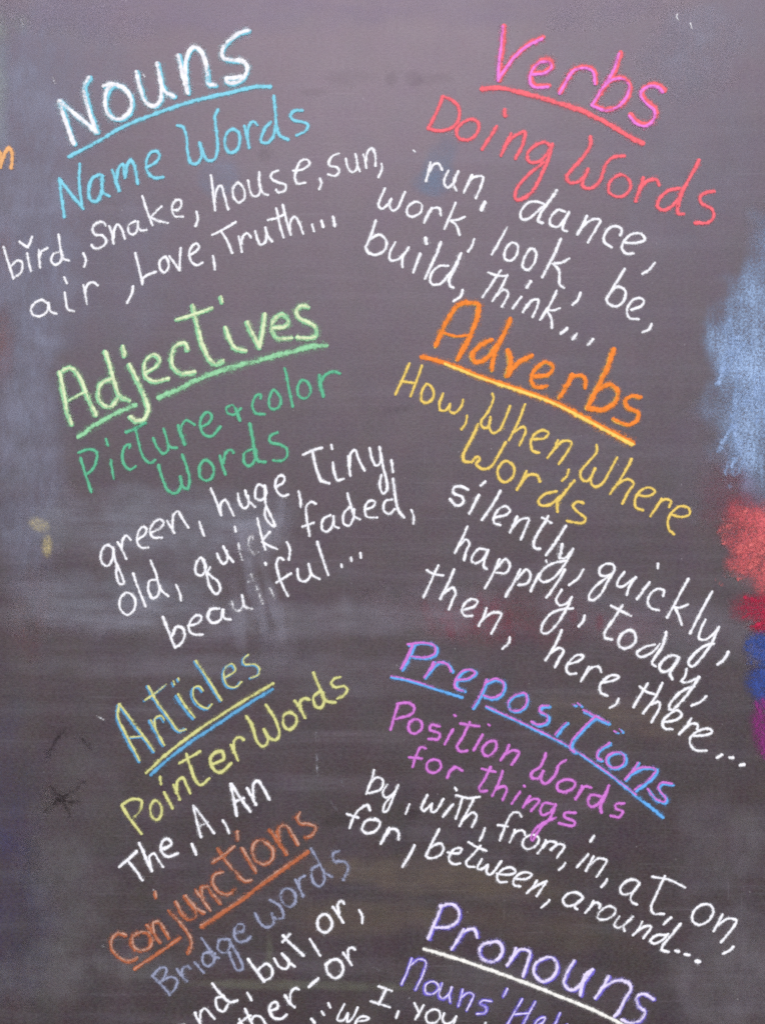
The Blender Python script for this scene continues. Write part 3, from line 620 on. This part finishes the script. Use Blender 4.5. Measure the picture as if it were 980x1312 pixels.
# ---- Pronouns
hd = two_tone('heading', 'Pronouns in white over violet chalk', 'violet', 'lilac', 7.0, '''
i: 110,95 85,160 58,222 ; 105,95 150,85 178,110 175,150 140,175 88,178 ; 195,185 175,225 148,262 ; 170,228 205,190 240,185 250,215 ; 300,235 265,250 260,285 290,310 330,300 350,265 335,235 300,235 ; 400,260 385,300 365,328 ; 382,302 420,265 455,275 445,320 430,370 ;
525,295 480,320 475,360 505,390 545,375 565,335 550,300 525,295 ; 630,310 600,360 590,400 615,425 650,410 680,360 702,345 ; 702,345 665,400 655,445 ; w7 765,370 745,410 712,455 ; 735,415 790,385 835,390 850,410 825,460 800,510 785,525 ; 940,460 905,440 875,450 880,485 905,510 890,540 850,552 815,540''',
    off_u=(0.8, 0.6), off_o=(-0.4, -0.3), ku=0.9, ko=0.72, pu=0.9, po=1.0)
word('underline', 'thick white chalk line', 'cream', 5.8, 'i: 40,262 150,295 300,345 450,400 600,460 720,510 860,580', parent=hd)
two_tone('subheading', "violet chalk word Nouns'", 'violet', 'lilac', 5.4, '''
h: 555,370 535,430 505,495 ; 545,405 590,372 622,385 610,440 572,520 ; 660,480 620,495 620,535 655,540 682,510 660,480 ; 700,490 685,545 700,565 730,545 748,510 ; 748,510 738,550 742,582 ; 800,520 790,560 778,600 ; 790,560 830,535 852,545 838,585 820,620 ; 940,575 900,570 885,585 915,605 910,630 870,635 ; i: 365,420 350,450''', off_o=(0.5, -0.4), ko=0.5, po=0.75)
two_tone('subheading', 'violet chalk word beginning with H, cut off by the lower edge of the photo', 'violet', 'lilac', 5.4, '''
i: 425,460 395,510 365,562 ; 475,470 450,515 425,565 ; 395,520 452,515 ; 465,568 505,550 512,530 485,540 470,570 490,590 ; 572,515 545,575 ; 600,560 580,610''', off_o=(0.5, -0.4), ko=0.5, po=0.75)
listed('I', '''h: w3.8 395,503 460,525 ; w4.6 432,515 398,590 ; w3.8 357,575 450,605 ; w4.6 490,625 480,655''')
listed('you', '''h: 568,585 582,612 592,632 ; 612,595 590,635 572,662 ; w3.6 658,615 625,640 630,675 665,680 690,655 688,625 658,615 ; w3.6 712,632 704,665 720,685 748,675 770,648 / 755,690 ; w4 912,680 905,700''')

# ---- stray marks
word('stray_mark', 'orange yellow chalk letter n at the left edge', 'peach', 6.2, 'A: -20,740 0,735 8,770 5,808 ; 5,790 22,750 45,715 62,750 56,812')
for text, wd, pr in (('H: 262,10 272,18', 2.6, 0.8), ('A: 692,360 702,372', 2.6, 0.5), ('A: 258,375 268,405', 2.4, 0.35), ('A: 105,95 112,130', 3, 0.35),
                     ('W: -20,405 20,425', 3.2, 0.42), ('f: 5,635 12,640', 2.6, 0.4), ('f: 235,385 243,420', 3, 0.4),
                     ('A: 3271,68 3264,80 3275,98', 1.8, 0.6), ('A: 3330,112 3338,138', 1.6, 0.55)):
    word('stray_mark', 'small stray white chalk tick', 'white', wd, text, pr)
for text in ('X: 620,330 625,450 632,590', 'X: 745,410 742,500 750,590', 'X: 690,665 725,715', 'h: 320,375 360,395 395,430', 'h: 85,380 80,440 95,500'):
    word('stray_mark', 'faint ghost line of erased chalk', 'grey', 3.6, text, 0.19)
# the half wiped hooked mark beside the conjunctions
word('stray_mark', 'faint half wiped hooked white line', 'grey', 3.4, 'c: 0,545 50,550 62,580 40,632 ; p0.2 -10,500 20,490', press=0.4)

# ------------------------------------------------------------------ rubbed chalk and smears
def smear(name, label, rgb, blobs, direction=(1, 1, 1), lift=0.00010, cell=5.0, wob=0.35, seed=0.0, sheen=False):
    """blobs: (cx, cy, rx, ry, turn in degrees, amount) in photograph pixels; density falls off softly from the middle"""
    x0 = min(b[0] - max(b[2], b[3]) * 1.5 for b in blobs); x1 = max(b[0] + max(b[2], b[3]) * 1.5 for b in blobs)
    y0 = min(b[1] - max(b[2], b[3]) * 1.5 for b in blobs); y1 = max(b[1] + max(b[2], b[3]) * 1.5 for b in blobs)
    nx, ny = int((x1 - x0) / cell) + 1, int((y1 - y0) / cell) + 1
    def dens(x, y):
        k = mnoise.noise(Vector((x * 0.02, y * 0.02, seed))) + 0.5 * mnoise.noise(Vector((x * 0.06, y * 0.06, seed + 4)))
        best = 0.0
        for cx, cy, rx, ry, rot, am in blobs:
            c, s_ = math.cos(R(rot)), math.sin(R(rot))
            u = ((x - cx) * c + (y - cy) * s_) / rx; v = (-(x - cx) * s_ + (y - cy) * c) / ry
            d = math.sqrt(u * u + v * v) + wob * k
            f = min(1.0, max(0.0, (1.25 - d) / 0.75)); f = f * f * (3 - 2 * f)
            best = best + am * f * (1 - best)
        return best
    D = [[dens(x0 + i * cell, y0 + j * cell) for i in range(nx + 1)] for j in range(ny + 1)]
    verts, faces, vals, idx = [], [], [], {}
    def vert(i, j):
        if (i, j) not in idx:
            idx[(i, j)] = len(verts)
            verts.append(bx(x0 + i * cell, y0 + j * cell, lift)); vals.append(D[j][i])
        return idx[(i, j)]
    for j in range(ny):
        for i in range(nx):
            if max(D[j][i], D[j + 1][i], D[j][i + 1], D[j + 1][i + 1]) > 0.012:
                faces.append((vert(i, j), vert(i, j + 1), vert(i + 1, j + 1), vert(i + 1, j)))
    me = bpy.data.meshes.new(name)
    me.from_pydata(verts, [], faces)
    me.materials.append(dust_material(name + '_dust', rgb, direction, sheen, name == 'rubbed_patch'))
    a = me.attributes.new('dens', 'FLOAT', 'POINT'); a.data.foreach_set('value', vals)
    return link(name, me, board, label)

DIAG = (2.0, 1, 0.7); HORI = (0.25, 1, 2.0); VERT = (2.0, 1, 0.3); EVEN = (1, 1, 1)
smear('rubbed_patch', 'soft light blue chalk patch at the right edge', (0.32, 0.44, 0.66),
      [(958, 490, 54, 130, 0, 0.42), (970, 420, 54, 84, 20, 0.38), (985, 340, 34, 80, 12, 0.30), (962, 520, 26, 100, 0, 0.34), (975, 600, 40, 60, 0, 0.30)], VERT, 0.00010, wob=0.4)
smear('rubbed_patch', 'soft coral red chalk patch at the right edge', (0.66, 0.13, 0.145),
      [(965, 678, 40, 40, 30, 0.72), (982, 715, 40, 56, -25, 0.6), (998, 750, 34, 40, 0, 0.45)], DIAG, 0.00014, wob=0.5, seed=3)
smear('rubbed_patch', 'crimson chalk band below the coral patch', (0.48, 0.02, 0.07),
      [(980, 780, 40, 22, 0, 0.5), (988, 803, 30, 8, -8, 0.9)], HORI, 0.00018, seed=6)
smear('rubbed_patch', 'upper dark blue chalk patch at the right edge', (0.045, 0.08, 0.30),
      [(974, 828, 24, 19, 0, 0.75), (1000, 828, 40, 24, 0, 0.8)], HORI, 0.00012, wob=0.45, seed=9)
smear('rubbed_patch', 'lower dark blue chalk patch at the right edge', (0.045, 0.08, 0.30),
      [(974, 874, 26, 21, 0, 0.7), (1000, 876, 40, 26, 0, 0.75)], HORI, 0.00013, wob=0.45, seed=10)
smear('rubbed_patch', 'purple chalk patch at the right edge', (0.28, 0.03, 0.20),
      [(988, 930, 26, 34, 0, 0.6)], VERT, 0.00016, seed=12)
def rub(label, col, x0, y0, x1, y1, n, width, length, ang, press, seed):
    r = random.Random(seed); ch = Chalk()
    for k in range(n):
        cx, cy = r.uniform(x0, x1), r.uniform(y0, y1)
        a = R(ang + r.uniform(-16, 16)); h = length * r.uniform(.5, 1.0) / 2
        dx, dy = math.cos(a) * h, math.sin(a) * h
        ch.line(((cx - dx, cy - dy), (cx + r.uniform(-3, 3), cy + r.uniform(-3, 3)), (cx + dx, cy + dy)), width * r.uniform(.6, 1.2), col, press * r.uniform(.7, 1.2), vary=0.2)
    ch.build('rubbed_stroke', board, label)
PAL.update(sky_rub=(0.34, 0.46, 0.70), coral_rub=(0.72, 0.17, 0.17), crimson_rub=(0.55, 0.03, 0.08), navy_rub=(0.05, 0.10, 0.36), plum_rub=(0.32, 0.05, 0.24))
rub('broad light blue strokes in the blue patch', 'sky_rub', 932, 400, 985, 620, 26, 13, 66, -72, 0.30, 1)
rub('broad coral strokes in the red patch', 'coral_rub', 936, 655, 985, 735, 20, 11, 52, -28, 0.34, 2)
rub('crimson strokes under the red patch', 'crimson_rub', 958, 765, 990, 806, 8, 8, 36, -8, 0.36, 3)
rub('dark blue strokes at the right edge', 'navy_rub', 966, 812, 992, 890, 14, 9, 30, 6, 0.36, 4)
rub('purple strokes at the right edge', 'plum_rub', 972, 905, 992, 958, 6, 9, 34, 80, 0.32, 5)
smear('rubbed_patch', 'faint reddish bloom around the red patches', (0.30, 0.06, 0.09),
      [(930, 640, 40, 60, 0, 0.16), (690, 790, 190, 34, 5, 0.11), (600, 795, 80, 30, 0, 0.12)], HORI, 0.00022, seed=15)
smear('rubbed_patch', 'small yellow chalk smudge near the left edge', (0.66, 0.52, 0.18),
      [(52, 672, 14, 9, 20, 0.6), (61, 700, 7, 18, 0, 0.5)], EVEN, 0.00012, cell=3, seed=18)
smear('rubbed_patch', 'dim red tint at the left edge', (0.34, 0.10, 0.07),
      [(2, 440, 16, 50, 0, 0.2), (8, 320, 14, 40, 0, 0.14), (40, 790, 26, 60, 0, 0.07)], VERT, 0.00015, seed=21)
smear('rubbed_patch', 'dull blue tint low on the left edge', (0.08, 0.09, 0.26),
      [(5, 1010, 54, 90, 0, 0.10), (15, 1180, 60, 110, 0, 0.10)], VERT, 0.00015, seed=24)
smear('rubbed_patch', 'pale grey green bloom at the upper left edge', (0.42, 0.47, 0.42),
      [(-8, 100, 22, 90, 0, 0.42), (28, 30, 12, 12, 0, 0.16)], VERT, 0.00014, seed=27)
smear('wiped_smear', 'wide bluish grey wiped bar down the left side', (0.33, 0.35, 0.47),
      [(30, 250, 78, 250, 0, 0.24), (36, 580, 50, 190, 0, 0.26), (120, 330, 130, 120, 0, 0.12), (70, 90, 110, 110, 0, 0.14)], DIAG, 0.00018, wob=0.2, seed=30)
smear('wiped_smear', 'grey horizontal wipe under the green words', (0.36, 0.37, 0.44),
      [(200, 668, 160, 44, 0, 0.24), (330, 655, 60, 34, -20, 0.14), (130, 770, 130, 40, 0, 0.22), (220, 740, 90, 50, 0, 0.10)], HORI, 0.00022, seed=33)
smear('wiped_smear', 'faint horizontal wipe across the middle', (0.36, 0.34, 0.40),
      [(330, 795, 330, 24, 0, 0.18), (300, 855, 300, 16, 0, 0.10), (840, 800, 140, 44, 10, 0.14), (560, 775, 120, 26, 0, 0.12), (480, 880, 120, 14, 0, 0.08)], HORI, 0.00026, seed=36)
smear('wiped_smear', 'pale smear pulled down from the half wiped letters', (0.46, 0.45, 0.54),
      [(330, 775, 9, 60, -14, 0.16), (352, 775, 8, 52, -14, 0.15), (305, 790, 12, 46, -8, 0.12), (336, 690, 34, 30, -20, 0.18), (358, 660, 6, 24, 8, 0.15), (345, 830, 30, 26, -20, 0.08)], VERT, 0.00030, cell=3, wob=0.6, seed=39)
smear('wiped_smear', 'powder blue smudge behind the word run', (0.20, 0.34, 0.52),
      [(560, 215, 20, 36, 20, 0.2), (545, 235, 18, 18, 0, 0.15)], EVEN, 0.00022, cell=4, wob=0.5, seed=42)
smear('wiped_smear', 'powder blue smudge behind the word house', (0.30, 0.36, 0.50),
      [(286, 226, 28, 26, 0, 0.2)], EVEN, 0.00022, cell=4, wob=0.5, seed=45)
smear('wiped_smear', 'pale diagonal wipe near the upper right corner', (0.38, 0.38, 0.48),
      [(885, 40, 72, 30, -35, 0.2), (905, 80, 70, 34, -30, 0.14), (960, 30, 50, 50, 0, 0.12)], DIAG, 0.00022, seed=48)
smear('wiped_smear', 'pale bluish dust across the right side', (0.34, 0.33, 0.42),
      [(880, 200, 110, 120, 0, 0.13), (820, 60, 120, 70, 0, 0.08), (900, 590, 60, 80, 0, 0.06)], DIAG, 0.00025, seed=49)
smear('wiped_smear', 'pale patchy wipes low on the left', (0.36, 0.36, 0.38),
      [(85, 1150, 60, 100, -25, 0.08), (110, 1040, 60, 100, 0, 0.04), (60, 1250, 90, 40, 0, 0.10), (170, 1235, 90, 18, 5, 0.08)], EVEN, 0.00022, seed=51)
smear('wiped_smear', 'brownish wiped bar above the pronouns', (0.30, 0.23, 0.15),
      [(560, 1125, 170, 24, 6, 0.16), (800, 920, 110, 24, 10, 0.14), (460, 1175, 110, 24, 0, 0.13), (700, 1190, 110, 24, 8, 0.08)], HORI, 0.00022, seed=54)
smear('wiped_smear', 'pale dust over the lower right corner', (0.36, 0.33, 0.37),
      [(935, 1250, 80, 90, 0, 0.15), (930, 1090, 70, 70, 0, 0.10), (640, 1270, 160, 40, 0, 0.05)], EVEN, 0.00023, seed=57)
smear('wiped_smear', 'greenish smear line through the lower word list', (0.30, 0.32, 0.22),
      [(380, 1262, 150, 7, 1, 0.16), (345, 1225, 6, 30, 0, 0.14)], HORI, 0.00027, cell=3, seed=58)
smear('wiped_smear', 'soft violet dust along the top', (0.36, 0.30, 0.46),
      [(250, 15, 260, 34, 0, 0.14), (600, 10, 240, 26, 0, 0.12)], HORI, 0.00024, seed=59)

# places where damp fingers took the dust off and the bare paint shows darker
BARE = (0.018, 0.015, 0.016)
for label, blobs, seed in (
        ('dark rubbed smudge in the lower left', [(42, 1098, 12, 26, 0, 0.11)], 66),
        ('small dark smudge left of the word for', [(437, 1050, 26, 8, -10, 0.14)], 69),
        ('dark smudge under the word by', [(528, 1042, 10, 6, 0, 0.15)], 72),
        ('dark smudge above the word between', [(662, 1096, 12, 10, 0, 0.15)], 75),
        ('dark smudge beside the word How', [(515, 524, 30, 8, -8, 0.11)], 78),
        ('row of dim dark smears above the Doing words', [(450, 100, 40, 12, 0, 0.06), (500, 103, 9, 9, 0, 0.08), (530, 100, 10, 10, 0, 0.08), (560, 100, 24, 9, 0, 0.07), (400, 118, 24, 6, 0, 0.07)], 81),
        ('dark smudge over the comma after sun', [(340, 197, 9, 9, 0, 0.11)], 84),
        ('dark smudge beside the half wiped letters', [(345, 800, 20, 16, 20, 0.08)], 87)):
    smear('bare_smudge', label, BARE, blobs, EVEN, 0.00027, cell=3, wob=0.6, seed=seed, sheen=True)
for label, pts in (('dim dark chevron of rubbed off dust at the lower left', ((62, 968), (74, 945), (88, 932), (104, 944), (116, 958))),
                   ('dim dark star of rubbed off dust at the lower left', ((56, 1040), (80, 1022), (108, 1002)))):
    ch = Chalk()
    ch.line(pts, 8, 'bare', 0.33)
    if pts[0][1] > 1000:
        ch.line(((66, 1008), (80, 1024), (92, 1050)), 8, 'bare', 0.33); ch.line(((50, 1018), (80, 1026), (104, 1028)), 7, 'bare', 0.26)
    ch.build('bare_smudge', board, label)
# traces of red letters nobody quite wiped off
for k, (x, y, h) in enumerate(((548, 770, 46), (575, 775, 44), (566, 790, 10), (612, 762, 52), (630, 775, 40), (652, 790, 40), (735, 782, 22), (768, 786, 26))):
    smear('red_ghost', 'dim trace of a wiped red letter', (0.30, 0.03, 0.06), [(x, y + h * .4, 6, h * .55, (k * 37) % 30 - 15, 0.2)], EVEN, 0.00024 + k * 4e-6, cell=3, seed=90 + k)
